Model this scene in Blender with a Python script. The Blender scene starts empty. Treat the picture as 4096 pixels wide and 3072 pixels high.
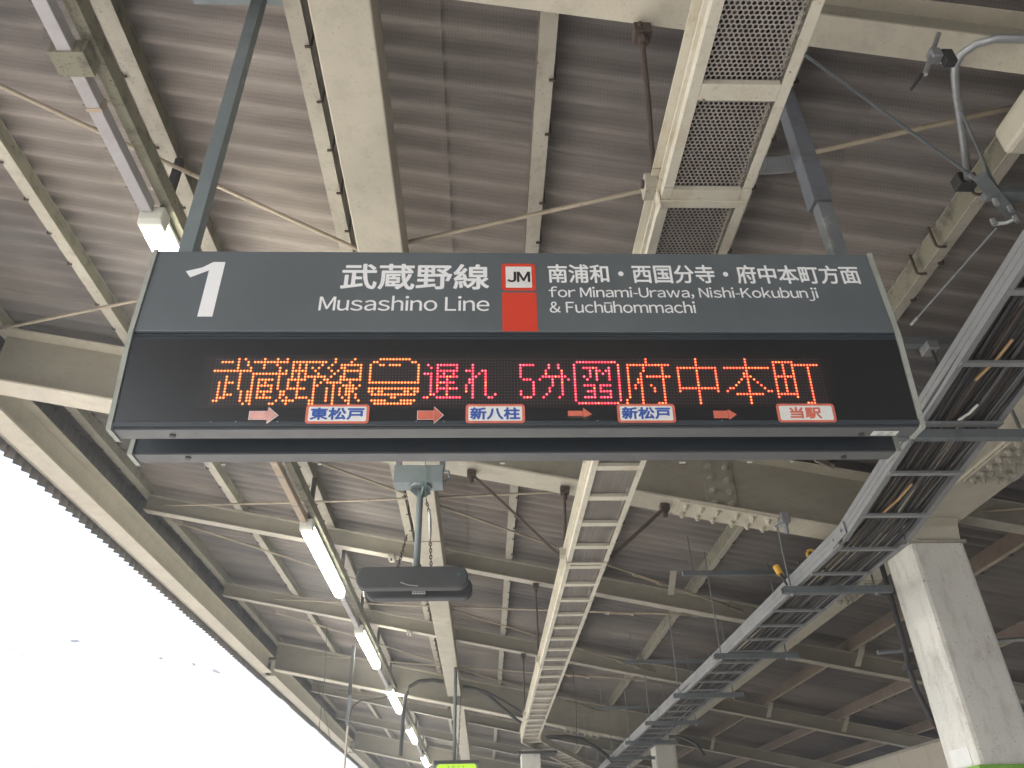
import bpy, math, random
from mathutils import Vector, Matrix
random.seed(7)
sc = bpy.context.scene
C = sc.collection
H = 1.6                       # eye height above the platform floor; all z below are given from the eye
EXP = 2.38
HZ = .016
# ------------------------------------------------------------------ camera
PI_, YA, RO = math.radians(32.9), math.radians(2.465), math.radians(-1.383)
fw = Vector((math.sin(YA)*math.cos(PI_), math.cos(YA)*math.cos(PI_), math.sin(PI_)))
rt0 = Vector((math.cos(YA), -math.sin(YA), 0)); up0 = rt0.cross(fw)
rt = math.cos(RO)*rt0 + math.sin(RO)*up0; up = -math.sin(RO)*rt0 + math.cos(RO)*up0
cam = bpy.data.cameras.new('camera'); co = bpy.data.objects.new('camera', cam); C.objects.link(co)
m = Matrix.Identity(4)
for i in range(3):
    m[i][0] = rt[i]; m[i][1] = up[i]; m[i][2] = -fw[i]
m[0][3], m[1][3], m[2][3] = 0, 0, H
co.matrix_world = m
cam.sensor_width = 36; cam.lens = 36*3057/4096; cam.clip_start = .05; cam.clip_end = 2000
sc.camera = co
# ------------------------------------------------------------------ sky and sun
W = bpy.data.worlds.new('World'); sc.world = W; W.use_nodes = True
nt = W.node_tree; bg = nt.nodes['Background']
sky = nt.nodes.new('ShaderNodeTexSky'); sky.sky_type = 'NISHITA'; sky.sun_disc = False
SE, SA = math.radians(43), math.radians(-110)      # azimuth from +Y towards +X
sky.sun_elevation = SE; sky.sun_rotation = SA; sky.air_density = 1.2; sky.dust_density = 2.5
nt.links.new(sky.outputs[0], bg.inputs[0]); bg.inputs[1].default_value = .085
sl = bpy.data.lights.new('sun', 'SUN'); sl.energy = 5.0; sl.angle = math.radians(.6); sl.color = (1, .95, .88)
so = bpy.data.objects.new('sun', sl); C.objects.link(so)
sd = Vector((math.sin(SA)*math.cos(SE), math.cos(SA)*math.cos(SE), math.sin(SE)))
so.rotation_euler = sd.to_track_quat('Z', 'Y').to_euler()
sc.view_settings.view_transform = 'Standard'; sc.view_settings.look = 'None'
sc.view_settings.exposure = EXP; sc.view_settings.gamma = 1; sc.view_settings.use_curve_mapping = False
sc.cycles.use_denoising = True; sc.cycles.max_bounces = 10; sc.cycles.diffuse_bounces = 7
sc.cycles.sample_clamp_indirect = 6; sc.cycles.caustics_reflective = False; sc.cycles.caustics_refractive = False

# ------------------------------------------------------------------ materials
MC = {}
def nodes(name):
    mt = bpy.data.materials.new(name); mt.use_nodes = True
    n = mt.node_tree; b = n.nodes['Principled BSDF']
    return mt, n, b
def ramp(n, fac, stops):
    r = n.nodes.new('ShaderNodeValToRGB'); e = r.color_ramp.elements
    e[0].position, e[0].color = stops[0][0], (*stops[0][1], 1); e[1].position, e[1].color = stops[-1][0], (*stops[-1][1], 1)
    for p, c in stops[1:-1]:
        k = e.new(p); k.color = (*c, 1)
    n.links.new(fac, r.inputs[0]); return r.outputs[0]
def noise(n, scale, detail=6, rough=.6, stretch=(1, 1, 1), src=None, off=(0, 0, 0)):
    mp = n.nodes.new('ShaderNodeMapping'); mp.inputs['Scale'].default_value = stretch; mp.inputs['Location'].default_value = off
    if src is None:
        g = n.nodes.new('ShaderNodeNewGeometry'); src = g.outputs['Position']
    n.links.new(src, mp.inputs[0])
    t = n.nodes.new('ShaderNodeTexNoise'); t.inputs['Scale'].default_value = scale; t.inputs['Detail'].default_value = detail; t.inputs['Roughness'].default_value = rough
    n.links.new(mp.outputs[0], t.inputs[0]); return t.outputs[0]
def mix(n, a, b, fac, mode='MIX'):
    x = n.nodes.new('ShaderNodeMix'); x.data_type = 'RGBA'; x.blend_type = mode
    for s, v in ((x.inputs[0], fac), (x.inputs[6], a), (x.inputs[7], b)):
        if hasattr(v, 'links') or hasattr(v, 'is_linked'): n.links.new(v, s)
        elif isinstance(v, (int, float)): s.default_value = v
        else: s.default_value = (*v, 1)
    return x.outputs[2]
def steel(name, base, dirt=None, amt=.5, rough=.55, metal=0, rust=0, bump=.15, stretch=(1, 1, 1), seed=0, spots=.0, spec=.4):
    """painted steel: slow tone change, grime blotches, fine spots, rust chips"""
    if name in MC: return MC[name]
    mt, n, b = nodes(name)
    dirt = dirt or tuple(c*.45 for c in base)
    big = noise(n, 1.7, 4, .6, stretch, off=(seed, 0, 0)); med = noise(n, 9, 8, .7, stretch, off=(0, seed, 0)); fine = noise(n, 60, 5, .7, off=(0, 0, seed))
    col = ramp(n, big, [(.3, tuple(c*.86 for c in base)), (.7, tuple(min(1, c*1.1) for c in base))])
    f1 = ramp(n, med, [(.5, (0, 0, 0)), (.72, (amt, amt, amt))])
    col = mix(n, col, dirt, f1)
    if spots:
        f3 = ramp(n, fine, [(.60, (0, 0, 0)), (.66, (spots, spots, spots))])
        col = mix(n, col, tuple(c*.35 for c in dirt), f3)
    if rust:
        rn = noise(n, 14, 8, .75, off=(seed*3, 5, 1))
        f2 = ramp(n, rn, [(.66-.08*rust, (0, 0, 0)), (.70-.06*rust, (1, 1, 1))])
        col = mix(n, col, (.09, .035, .018), f2)
    n.links.new(col, b.inputs['Base Color'])
    b.inputs['Metallic'].default_value = metal; b.inputs['Specular IOR Level'].default_value = spec
    rr = ramp(n, med, [(.3, (rough*.85,)*3), (.75, (min(1, rough*1.3),)*3)]); n.links.new(rr, b.inputs['Roughness'])
    bp = n.nodes.new('ShaderNodeBump'); bp.inputs['Strength'].default_value = bump; bp.inputs['Distance'].default_value = .004
    n.links.new(fine, bp.inputs['Height']); n.links.new(bp.outputs[0], b.inputs['Normal'])
    MC[name] = mt; return mt
def plain(name, col, rough=.5, metal=0, emit=None, es=0, spec=.5, var=.08):
    if name in MC: return MC[name]
    mt, n, b = nodes(name)
    if emit is None and var:
        c = ramp(n, noise(n, 12, 6, .7), [(.3, tuple(x*(1-var) for x in col)), (.7, tuple(min(1, x*(1+var)) for x in col))])
        n.links.new(c, b.inputs['Base Color'])
    else: b.inputs['Base Color'].default_value = (*col, 1)
    b.inputs['Roughness'].default_value = rough; b.inputs['Metallic'].default_value = metal; b.inputs['Specular IOR Level'].default_value = spec
    if emit: b.inputs['Emission Color'].default_value = (*emit, 1); b.inputs['Emission Strength'].default_value = es
    MC[name] = mt; return mt
CREAM = steel('cream_paint', (.465, .428, .345), (.29, .26, .205), .45, spots=.35)
CREAM2 = steel('cream_paint_aged', (.37, .342, .285), (.20, .17, .135), .6, seed=3, spots=.6, rust=.3)
CREAMC = steel('column_paint', (.64, .63, .58), (.30, .26, .21), .6, seed=9, spots=.9, stretch=(1, 1, .35))
PURL = steel('purlin_paint', (.33, .29, .22), (.17, .135, .09), .7, seed=5, spots=.7, rust=.25)
PURLB = steel('purlin_brown', (.21, .165, .135), (.09, .065, .05), .7, seed=25, rust=.3)
WEBSHADE = steel('web_olive_shaded', (.27, .25, .20), (.19, .155, .12), .7, seed=27, spots=.4, stretch=(.5, 1, 1))  # olive cream, darkened in colour for the weaker light on upright webs
DUCT = steel('duct_paint', (.56, .53, .44), (.33, .24, .13), .5, seed=6, spots=.3, rust=.2)
GREY = steel('tray_grey', (.26, .265, .272), (.16, .16, .165), .5, seed=2, rough=.42, metal=.25)
STRUT = steel('strut_grey', (.15, .165, .175), (.07, .07, .07), .6, seed=4, metal=.2)
GALV = steel('galvanised', (.34, .35, .36), (.15, .14, .13), .6, seed=8, metal=.6, rough=.4)
RUSTY = steel('rusty_rod', (.075, .055, .045), (.03, .02, .016), .8, seed=11, rough=.85)
ROD = steel('brace_paint', (.33, .28, .21), (.14, .10, .07), .6, seed=12, rust=.35)
DARK = steel('dark_metal', (.035, .035, .037), (.02, .018, .016), .5, seed=13, rough=.6)
POLE = steel('sign_pole_paint', (.17, .205, .215), (.09, .10, .10), .4, seed=14, rough=.4)
POLE3 = steel('sleeve_paint', (.125, .135, .155), (.09, .075, .06), .8, seed=44, rough=.55, rust=.3)
POLE2 = steel('worn_pole_paint', (.15, .16, .17), (.46, .46, .40), 1.0, seed=15, rough=.5, rust=.2)
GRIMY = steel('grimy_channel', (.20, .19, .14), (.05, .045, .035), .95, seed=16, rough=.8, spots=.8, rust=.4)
RACE = steel('raceway_paint', (.36, .345, .355), (.27, .22, .20), .5, seed=17)
RACE2 = steel('raceway_tan', (.36, .28, .20), (.26, .19, .14), .6, seed=18)
LBOX = steel('lamp_box_white', (.62, .63, .56), (.35, .33, .26), .4, seed=19)
SIGNG = steel('sign_grey', (.112, .130, .141), (.098, .114, .124), .3, seed=20, rough=.36, bump=.04, spec=.5)
SIGNF = steel('sign_frame', (.045, .054, .064), (.03, .034, .04), .4, seed=21, rough=.4, bump=.04)
SIGNU = steel('sign_underside', (.115, .118, .122), (.09, .09, .09), .4, seed=22, rough=.5, bump=.05)
SIGNE = steel('sign_end_cap', (.30, .32, .29), (.20, .17, .12), .7, seed=23, rust=.2)
BLACK = plain('black_acrylic', (.017, .018, .0195), .3, spec=.5)
LEDB = plain('led_board', (.016, .012, .013), .5, var=0)
LEDOFF = plain('led_off', (.075, .062, .062), .35, var=0)
WHITE = plain('white_print', (.78, .79, .80), .45, var=.02)
RED = plain('red_print', (.62, .055, .03), .4, var=.03)
STRED = plain('sticker_red', (.60, .15, .10), .45, var=.2)
STPALE = plain('sticker_pale_red', (.62, .33, .30), .45, var=.35)
STBLUE = plain('sticker_blue', (.03, .09, .36), .45, var=.03)
STWHITE = plain('sticker_white', (.70, .70, .68), .5, var=.05)
JMBLK = plain('black_print', (.02, .02, .022), .5, var=0)
LINEN = plain('label_white', (.60, .60, .58), .6)
CABLE = plain('cable_black', (.030, .029, .029), .55)
CABLEB = plain('cable_brown', (.055, .040, .030), .6)
CABLEG = plain('cable_grey', (.075, .07, .07), .55)
TAPE = plain('cable_tan_strip', (.42, .27, .13), .6)
YEL = plain('yellow_plastic', (.62, .36, .05), .5)
LIME = plain('lime_sign', (.35, .58, .02), .4, emit=(.55, .95, .04), es=.10)
LIMEP = plain('lime_board', (.18, .40, .04), .5)
GREENW = plain('green_wire', (.03, .16, .09), .5)
SPK = steel('speaker_body', (.040, .042, .047), (.065, .064, .058), .8, seed=31, rough=.6)
HILIGHT = plain('painted_highlight', (.75, .76, .78), .25, metal=.6)
WALLP = plain('wall_panel_cream', (.50, .46, .38), .6)
k = 1/2**EXP
TUBE = plain('lamp_diffuser', (.9, .9, .9), .4, emit=(1, .98, .84), es=34*k)
def led(name, core): return plain(name, (0, 0, 0), .5, emit=core[0], es=core[1]*k)
L_OR = led('led_orange', ((1, .36, .12), 2.4)); L_OR2 = led('led_yellow', ((1, .42, .12), 2.2))
L_RD = led('led_crimson', ((1, .13, .17), 2.4)); L_PK = led('led_pink', ((1, .24, .32), 2.1))
L_RO = led('led_red_orange', ((1, .25, .12), 2.4))
H_OR = led('led_glow_orange', ((1, .15, .035), .9)); H_RD = led('led_glow_crimson', ((1, .02, .06), 1.1)); H_RO = led('led_glow_red', ((1, .045, .02), 1.0))

def roof_mat():
    mt, n, b = nodes('roof_sheet_board')
    st = noise(n, 3.2, 8, .62, (.16, 1, 1)); big = noise(n, .55, 4, .6, (.5, 1, 1), off=(3, 1, 0)); fine = noise(n, 95, 2, .5, (.5, 1, 1))
    oi = n.nodes.new('ShaderNodeObjectInfo')
    c = ramp(n, st, [(.28, (.140, .128, .122)), (.5, (.200, .185, .176)), (.72, (.265, .247, .235))])
    c2 = ramp(n, big, [(.3, (.58, .60, .64)), (.6, (1.12, 1.07, 1.02))])
    c = mix(n, c, c2, 1.0, 'MULTIPLY')
    c3 = ramp(n, oi.outputs['Random'], [(0, (.86, .86, .87)), (1, (1.14, 1.12, 1.10))])
    c = mix(n, c, c3, 1.0, 'MULTIPLY')
    # perforation dots of the sound absorbing board, 22 mm apart
    g = n.nodes.new('ShaderNodeNewGeometry'); vm = n.nodes.new('ShaderNodeVectorMath'); vm.operation = 'MULTIPLY'; vm.inputs[1].default_value = (62, 62, 0)
    n.links.new(g.outputs['Position'], vm.inputs[0]); fr = n.nodes.new('ShaderNodeVectorMath'); fr.operation = 'FRACTION'; n.links.new(vm.outputs[0], fr.inputs[0])
    ds = n.nodes.new('ShaderNodeVectorMath'); ds.operation = 'DISTANCE'; ds.inputs[1].default_value = (.5, .5, 0); n.links.new(fr.outputs[0], ds.inputs[0])
    hole = ramp(n, ds.outputs['Value'], [(.15, (.74, .74, .74)), (.28, (1, 1, 1))])
    c = mix(n, c, hole, 1.0, 'MULTIPLY')
    n.links.new(c, b.inputs['Base Color']); b.inputs['Roughness'].default_value = .8; b.inputs['Specular IOR Level'].default_value = .25
    bp = n.nodes.new('ShaderNodeBump'); bp.inputs['Strength'].default_value = .25; bp.inputs['Distance'].default_value = .003
    n.links.new(fine, bp.inputs['Height']); n.links.new(bp.outputs[0], b.inputs['Normal'])
    return mt
ROOF = roof_mat()
def ground_mat(name, c0, c1, sc_, rough=.9):
    mt, n, b = nodes(name)
    n.links.new(ramp(n, noise(n, sc_, 9, .75), [(.3, c0), (.7, c1)]), b.inputs['Base Color']); b.inputs['Roughness'].default_value = rough
    return mt

# ------------------------------------------------------------------ mesh helper
class MB:
    def __init__(s): s.v = []; s.f = []; s.mi = []; s.cur = 0
    def quad(s, *p):
        i = len(s.v); s.v += [tuple(q) for q in p]; s.f.append(tuple(range(i, i+len(p)))); s.mi.append(s.cur); return s
    def hexa(s, p):                      # 8 corners: bottom ring 0-3, top ring 4-7
        i = len(s.v); s.v += [tuple(q) for q in p]
        for f in ((3, 2, 1, 0), (4, 5, 6, 7), (0, 1, 5, 4), (1, 2, 6, 5), (2, 3, 7, 6), (3, 0, 4, 7)):
            s.f.append(tuple(i+j for j in f)); s.mi.append(s.cur)
        return s
    def box(s, x0, x1, y0, y1, z0, z1):
        return s.hexa([(x0, y0, z0), (x1, y0, z0), (x1, y1, z0), (x0, y1, z0), (x0, y0, z1), (x1, y0, z1), (x1, y1, z1), (x0, y1, z1)])
    def bar(s, A, B, w, h, upv=(0, 0, 1), ends=0):     # rectangular bar centred on A-B, w sideways, h along upv
        A = Vector(A); B = Vector(B); d = (B-A).normalized(); A = A-d*ends; B = B+d*ends
        sd_ = d.cross(Vector(upv)).normalized()*w/2; u = sd_.cross(d).normalized()*h/2
        return s.hexa([A-sd_-u, A+sd_-u, B+sd_-u, B-sd_-u, A-sd_+u, A+sd_+u, B+sd_+u, B-sd_+u])
    def path(s, pts, r, n=8):
        pts = [Vector(p) for p in pts]; rings = []
        for i, p in enumerate(pts):
            d = (pts[min(i+1, len(pts)-1)]-pts[max(i-1, 0)]).normalized()
            a = Vector((0, 0, 1)) if abs(d.z) < .9 else Vector((1, 0, 0))
            e1 = d.cross(a).normalized(); e2 = d.cross(e1)
            rr = r[i] if isinstance(r, (list, tuple)) else r
            i0 = len(s.v); s.v += [tuple(p+e1*rr*math.cos(2*math.pi*q/n)+e2*rr*math.sin(2*math.pi*q/n)) for q in range(n)]; rings.append(i0)
        for a, b in zip(rings, rings[1:]):
            for q in range(n):
                s.f.append((a+q, a+(q+1) % n, b+(q+1) % n, b+q)); s.mi.append(s.cur)
        s.f.append(tuple(rings[0]+q for q in range(n))[::-1]); s.mi.append(s.cur)
        s.f.append(tuple(rings[-1]+q for q in range(n))); s.mi.append(s.cur)
        return s
    def tube(s, A, B, r, n=8): return s.path([A, B], r, n)
    def loft(s, secs):                   # list of equal-length closed sections
        rings = []
        for sec in secs: rings.append(len(s.v)); s.v += [tuple(p) for p in sec]
        n = len(secs[0])
        for a, b in zip(rings, rings[1:]):
            for q in range(n): s.f.append((a+q, a+(q+1) % n, b+(q+1) % n, b+q)); s.mi.append(s.cur)
        s.f.append(tuple(rings[0]+q for q in range(n))[::-1]); s.mi.append(s.cur); s.f.append(tuple(rings[-1]+q for q in range(n))); s.mi.append(s.cur)
        return s
    def build(s, name, mat, parent=None, label=None, bevel=0, smooth=False, org=None, kind=None):
        me = bpy.data.meshes.new(name)
        o_ = org if org is not None else (Vector(parent.get('_o', (0, 0, 0))) if parent else Vector((0, 0, 0)))
        o_ = Vector(o_)
        me.from_pydata([(x-o_.x, y-o_.y, z+H-o_.z) for x, y, z in s.v], [], s.f)
        for mm in (mat if isinstance(mat, (list, tuple)) else [mat]): me.materials.append(mm)
        if isinstance(mat, (list, tuple)): me.polygons.foreach_set('material_index', s.mi)
        if smooth: me.polygons.foreach_set('use_smooth', [True]*len(me.polygons))
        o = bpy.data.objects.new(name, me); C.objects.link(o)
        if parent: o.parent = parent; o['_o'] = tuple(o_)
        else: o.location = o_
        if label: o['label'] = label
        if kind: o['kind'] = kind
        if bevel:
            md = o.modifiers.new('b', 'BEVEL'); md.width = bevel; md.segments = 2; md.limit_method = 'ANGLE'
        return o
def thing(name, label, cat, loc, group=None, kind=None):
    """Empty at the thing's base; loc is given from the eye"""
    o = bpy.data.objects.new(name, None); C.objects.link(o); o.empty_display_size = .1
    o.location = (loc[0], loc[1], loc[2]+H); o['_o'] = (loc[0], loc[1], loc[2]+H)
    if kind: o['kind'] = kind
    else: o['label'] = label; o['category'] = cat
    if group: o['group'] = group
    return o
def single(o, label, cat, group=None):
    o['label'] = label; o['category'] = cat
    if group: o['group'] = group
    return o
def part_copy(src, parent, delta=(0, 0, 0), label=None):
    c = src.copy(); C.objects.link(c); c.parent = parent; c.location = Vector(src.location)+Vector(delta)
    if label: c['label'] = label
    return c
def dup(root, loc, label):
    """copy a thing with its parts and sub-parts"""
    r = root.copy(); C.objects.link(r); r.location = (loc[0], loc[1], loc[2]+H); r['label'] = label
    for ch in list(root.children):
        c = ch.copy(); C.objects.link(c); c.parent = r
        for g in list(ch.children):
            d = g.copy(); C.objects.link(d); d.parent = c
    return r
def rz(x, h): return h-.2*x            # height of the sloping roof planes

# ------------------------------------------------------------------ ground
MB().quad((-400, -300, -2.7), (400, -300, -2.7), (400, 500, -2.7), (-400, 500, -2.7)).build('ground', ground_mat('ballast', (.20, .19, .18), (.40, .385, .37), 7), kind='structure')
MB().box(-3.9, 7.2, -30, 90, -2.68, -1.6).build('platform', ground_mat('platform_concrete', (.27, .27, .265), (.37, .37, .365), 3), kind='structure')

# ------------------------------------------------------------------ corrugated roof
roof = thing('roof', None, None, (0, 0, 3.34), kind='structure')
PITCH, AMP = .155, .027
def sheet_mesh(x0, x1, y0, nper, lift):
    b = MB(); n = 10*nper+2; xs = [x0+(x1-x0)*i/3 for i in range(4)]
    for i in range(-1, n):
        y = i/10*PITCH; z = AMP*math.cos(2*math.pi*i/10)
        for x in xs: b.v.append((x, y0+y, rz(x, 3.335)+z+lift))
    for i in range(n):
        for j in range(3):
            a = i*4+j; b.f.append((a, a+1, a+5, a+4)); b.mi.append(0)
    return b
cols = [(-4.50, -2.30, .004), (-2.36, -.20, 0), (-.30, 1.85, .006), (1.79, 3.95, .002), (3.89, 6.05, .006), (5.99, 8.3, 0)]
NP = 6; SW = NP*PITCH; protos = []
for x0, x1, lift in cols: protos.append(sheet_mesh(x0, x1, 0, NP, lift).build('roof_sheet', ROOF, roof, smooth=True))
for ci, p in enumerate(protos):
    first = True
    for j in range(-32, 43):
        yy = j*SW+(.3 if ci % 2 else .0)
        if first: q = p; first = False
        else: q = p.copy(); C.objects.link(q)
        q.location = (0, yy, random.uniform(-.002, .002))

# ------------------------------------------------------------------ purlins
def purlin(X, y0, y1, label, w=.08, mat=None, web_left=True, hooks=True):
    t = thing('purlin', label, 'purlin', (X, (y0+y1)/2, rz(X, 3.19)), 'roof purlins')
    z0 = rz(X, 3.19); hgt = .105 if X < 2 else .13; s = -1 if web_left else 1
    b = MB()
    b.box(X-w/2, X+w/2, y0, y1, z0, z0+.006)                         # bottom flange
    b.build('flange', mat or PURL, t); b = MB()
    xw = X+s*w/2
    b.box(min(xw, xw-s*.006), max(xw, xw-s*.006), y0, y1, z0+.0062, z0+hgt)
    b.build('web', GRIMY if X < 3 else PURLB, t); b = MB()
    xl = X-s*w/2
    b.box(min(xl, xl+s*.005), max(xl, xl+s*.005), y0, y1, z0+.0062, z0+.026)
    b.box(X-w/2, X+w/2, y0, y1, z0+hgt+.0002, z0+hgt+.006)
    b.build('lip', mat or PURL, t)
    if hooks:
        hb = MB(); y = y0+.1; kk = 0
        while y < y1:
            xx = X-s*(w/2+.008)
            if kk % 1 == 0:
                hb.tube((xx, y, z0-.014), (xx, y, z0+hgt+.05), .006, 5); hb.tube((xx, y, z0-.012), (xx+s*.028, y, z0-.012), .0075, 5)
            y += PITCH*random.choice((2, 3, 3)); kk += 1
        o = hb.build('hook_bolt', RUSTY, t, kind='stuff')
    return t
PX = [(-4.11, 'purlin nearest the eave beam at the open side of the roof'),
      (-2.94, 'cream purlin running between the eave and the row of lamps'),
      (-1.83, 'cream purlin directly behind the fluorescent lamp row'),
      (-.875, 'dark edged purlin just left of the wide cream box beam'),
      (.283, 'narrow cream purlin between the box beam and the perforated duct'),
      (1.33, 'purlin hidden behind the perforated cable duct'),
      (2.40, 'brown sided purlin with long J hooks above the grey cable tray'),
      (4.55, 'first brown purlin to the right of the column line'),
      (5.72, 'second brown purlin to the right of the column line'),
      (6.90, 'outermost purlin above the cream wall panels')]
for X, lb in PX: purlin(X, -3, 39, lb, w=.095 if X in (-1.83, -4.11) else (.05 if X > 3 else (.06 if X > 2 else .08)), web_left=X > -.5 or X == -.875, mat=CREAM2 if X < 3 else PURL)
# long J hooks on the near part of the brown sided purlin
hk = thing('hook_bolt_row', 'row of rusty J hook bolts along the purlin above the grey cable tray', 'hook bolts', (2.36, 2.8, 2.71), 'J hooks')
for y in (2.50, 2.86, 3.07, 3.72, 4.25):
    MB().path([(2.335, y, 2.83), (2.335, y, 2.70), (2.345, y, 2.694), (2.385, y, 2.695)], .0075, 6).build('hook_bolt', RUSTY, hk)

# ------------------------------------------------------------------ girders and rafters
def ibeam_x(t, X0, X1, Yc, hb0, hb1, htop, fl, mat, tf=.012, tw=.009):
    """I beam lying across the tracks along x; hb0/hb1 = roof-plane height of its underside at X0/X1"""
    def seg(name, y0, y1, a0, a1, c0, c1, mat=mat):
        z = lambda x, h: rz(x, h)
        MB().hexa([(X0, y0, z(X0, a0)), (X1, y0, z(X1, a1)), (X1, y1, z(X1, a1)), (X0, y1, z(X0, a0)),
                   (X0, y0, z(X0, c0)), (X1, y0, z(X1, c1)), (X1, y1, z(X1, c1)), (X0, y1, z(X0, c0))]).build(name, mat, t)
    seg('bottom_flange', Yc-fl/2, Yc+fl/2, hb0, hb1, hb0+tf, hb1+tf)
    seg('top_flange', Yc-fl/2, Yc+fl/2, htop-tf, htop-tf, htop, htop)
    seg('web', Yc-tw/2, Yc+tw/2, hb0+tf+.0005, hb1+tf+.0005, htop-tf-.0005, htop-tf-.0005, WEBSHADE)
def bolt_mesh(P, nrm, s=1.0):
    b = MB(); P = Vector(P); nrm = Vector(nrm).normalized()
    b.tube(P, P+nrm*.006*s, .026*s, 12); b.tube(P+nrm*.0062*s, P+nrm*.026*s, .021*s, 6); b.tube(P+nrm*.0262*s, P+nrm*.042*s, .012*s, 8)
    return b
def rafter(Yc, X0, X1, label, mat=None, grp='roof rafters', hb=2.98):
    t = thing('rafter', label, 'rafter', ((X0+X1)/2, Yc, rz((X0+X1)/2, hb)), grp)
    ibeam_x(t, X0, X1, Yc, hb, hb, 3.185, .13, mat or CREAM2)
    return t
rafter(1.70, -4.08, 3.19, 'nearest rafter, crossing the top of the picture behind the perforated duct', CREAM)
rafter(1.70, 3.51, 8.2, 'nearest rafter right of the column line')
rafter(8.67, -4.08, 3.19, 'first rafter beyond the bolted girder')
rafter(11.95, -4.08, 3.19, 'second rafter beyond the bolted girder')
for i, y in enumerate((19.2, 22.8, 29.8, 33.2)):
    rafter(y, -4.08, 3.19, ('rafter just beyond the second deep girder', 'rafter midway along the far roof', 'rafter near the far end of the roof', 'last rafter at the far end of the roof')[i])
for i, y in enumerate((5.4, 9.7, 13.2, 16.8, 20.4, 24)):
    rafter(y, 3.51 if i else 3.58, 8.2, ('right hand rafter beginning behind the column', 'first full rafter in the right hand bay under the cable tray', 'second rafter in the right hand bay under the cable tray', 'third rafter in the right hand bay, low beside the wall panels', 'fourth rafter in the right hand bay', 'farthest rafter of the right hand bay')[i], CREAM2)
def girder(Yc, label, splice=True, X1=3.19):
    t = thing('girder', label, 'girder', (-.5, Yc, rz(-.5, 2.67)), 'deep roof girders')
    ibeam_x(t, -4.08, X1, Yc, 2.67, 2.67, 3.185, .26, CREAM, .016, .012)
    if splice:
        xs = 1.83
        z = lambda x: rz(x, 2.67)
        MB().hexa([(xs-.36, Yc-.12, z(xs-.36)-.014), (xs+.36, Yc-.12, z(xs+.36)-.014), (xs+.36, Yc+.12, z(xs+.36)-.014), (xs-.36, Yc+.12, z(xs-.36)-.014),
                   (xs-.36, Yc-.12, z(xs-.36)-.001), (xs+.36, Yc-.12, z(xs+.36)-.001), (xs+.36, Yc+.12, z(xs+.36)-.001), (xs-.36, Yc+.12, z(xs-.36)-.001)]).build('splice_plate', CREAM, t, bevel=.002)
        for i in range(6):
            x = xs-.30+i*.115+(.03 if i > 2 else 0)
            for y in (-.07, .07): bolt_mesh((x, Yc+y, z(x)-.0142), (-.19, 0, -1)).build('bolt', CREAM, t)
        MB().box(xs-.12, xs+.12, Yc-.02, Yc-.0065, 2.33, 2.76).build('splice_plate', WEBSHADE, t, bevel=.002)
        for i in range(4):
            for x in (xs-.065, xs+.065): bolt_mesh((x, Yc-.0202, 2.385+i*.105-.1*(x-xs)), (0, -1, 0)).build('bolt', CREAM2, t)
    MB().box(-2.55, -2.54, Yc-.12, Yc-.008, 3.205, 3.66).build('stiffener', CREAM, t)
    return t
girder(5.40, 'deep cream girder with bolted splice plates, right behind the departure sign')
girder(15.6, 'second deep girder, low in the picture with dark cables draped over it')
girder(26.4, 'farthest deep girder near the end of the lamp row', splice=False)

# eave beam with corrugated skirt, one length per bay
for i, (y0, y1, lb) in enumerate(((-30, 1.6, 'eave beam length beside the viewer'), (1.62, 5.26, 'pinkish cream eave beam length at the left edge of the picture'),
                                  (5.54, 15.46, 'long pinkish cream eave beam slanting down along the white sky'), (15.74, 26.26, 'far eave beam length above the end of the lamp row'), (26.5, 39, 'farthest eave beam length'))):
    t = thing('eave_beam', lb, 'beam', (-4.185, (y0+y1)/2, 3.41), 'eave beams')
    MB().box(-4.29, -4.085, y0, y1, 3.41, 3.426).build('bottom_flange', CREAM, t)
    MB().box(-4.195, -4.183, y0, y1, 3.4265, 3.70).build('web', CREAM, t)
    MB().box(-4.29, -4.085, y0, y1, 3.7005, 3.715).build('top_flange', CREAM, t)
sk = thing('eave_skirt', 'dark corrugated skirt hanging along the eave against the white sky', 'cladding', (-4.42, 15, 3.35))
def skirt(y0, nper):
    b = MB(); n = nper*10
    for i in range(n+1):
        y = y0+i/10*PITCH; x = -4.425+.021*math.cos(2*math.pi*i/10)
        b.v += [(x, y, 3.375), (x, y, 4.28)]
    for i in range(n): b.f.append((2*i, 2*i+2, 2*i+3, 2*i+1)); b.mi.append(0)
    return b
s0 = skirt(0, NP).build('corrugated_sheet', ROOF, sk, smooth=True)
sl0 = s0.location.copy()
for j in range(-32, 41):
    q = s0 if j == -32 else s0.copy()
    if j != -32: C.objects.link(q)
    q.location = (sl0.x, sl0.y+j*SW, sl0.z+random.uniform(-.012, .008))
gut = thing('gutter', 'narrow dark gutter strip between the eave beam and the corrugated skirt', 'gutter', (-4.35, 15, 3.45))
MB().box(-4.40, -4.292, -3, 39, 3.47, 3.485).build('trough', CREAM2, gut)

# ------------------------------------------------------------------ long cream box beam
bb = thing('box_beam', 'wide cream box beam running lengthwise left of the perforated duct', 'beam', (-.575, 5, 2.93))
for y0, y1 in ((-3, 1.2), (1.203, 5.27), (5.53, 7.50), (7.504, 15.46)):
    MB().box(-.70, -.45, y0, y1, 2.93, 3.17).build('casing', CREAM, bb, bevel=.008)
for y in (1.2, 7.502): MB().box(-.704, -.446, y-.008, y+.008, 2.922, 3.172).build('joint_strap', CREAM2, bb)
b2 = thing('box_beam', 'far length of the cream box beam beyond the second deep girder', 'beam', (-.55, 20, 2.93))
MB().box(-.66, -.40, 15.75, 26.2, 2.80, 3.02).build('casing', CREAM, b2, bevel=.008)

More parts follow.
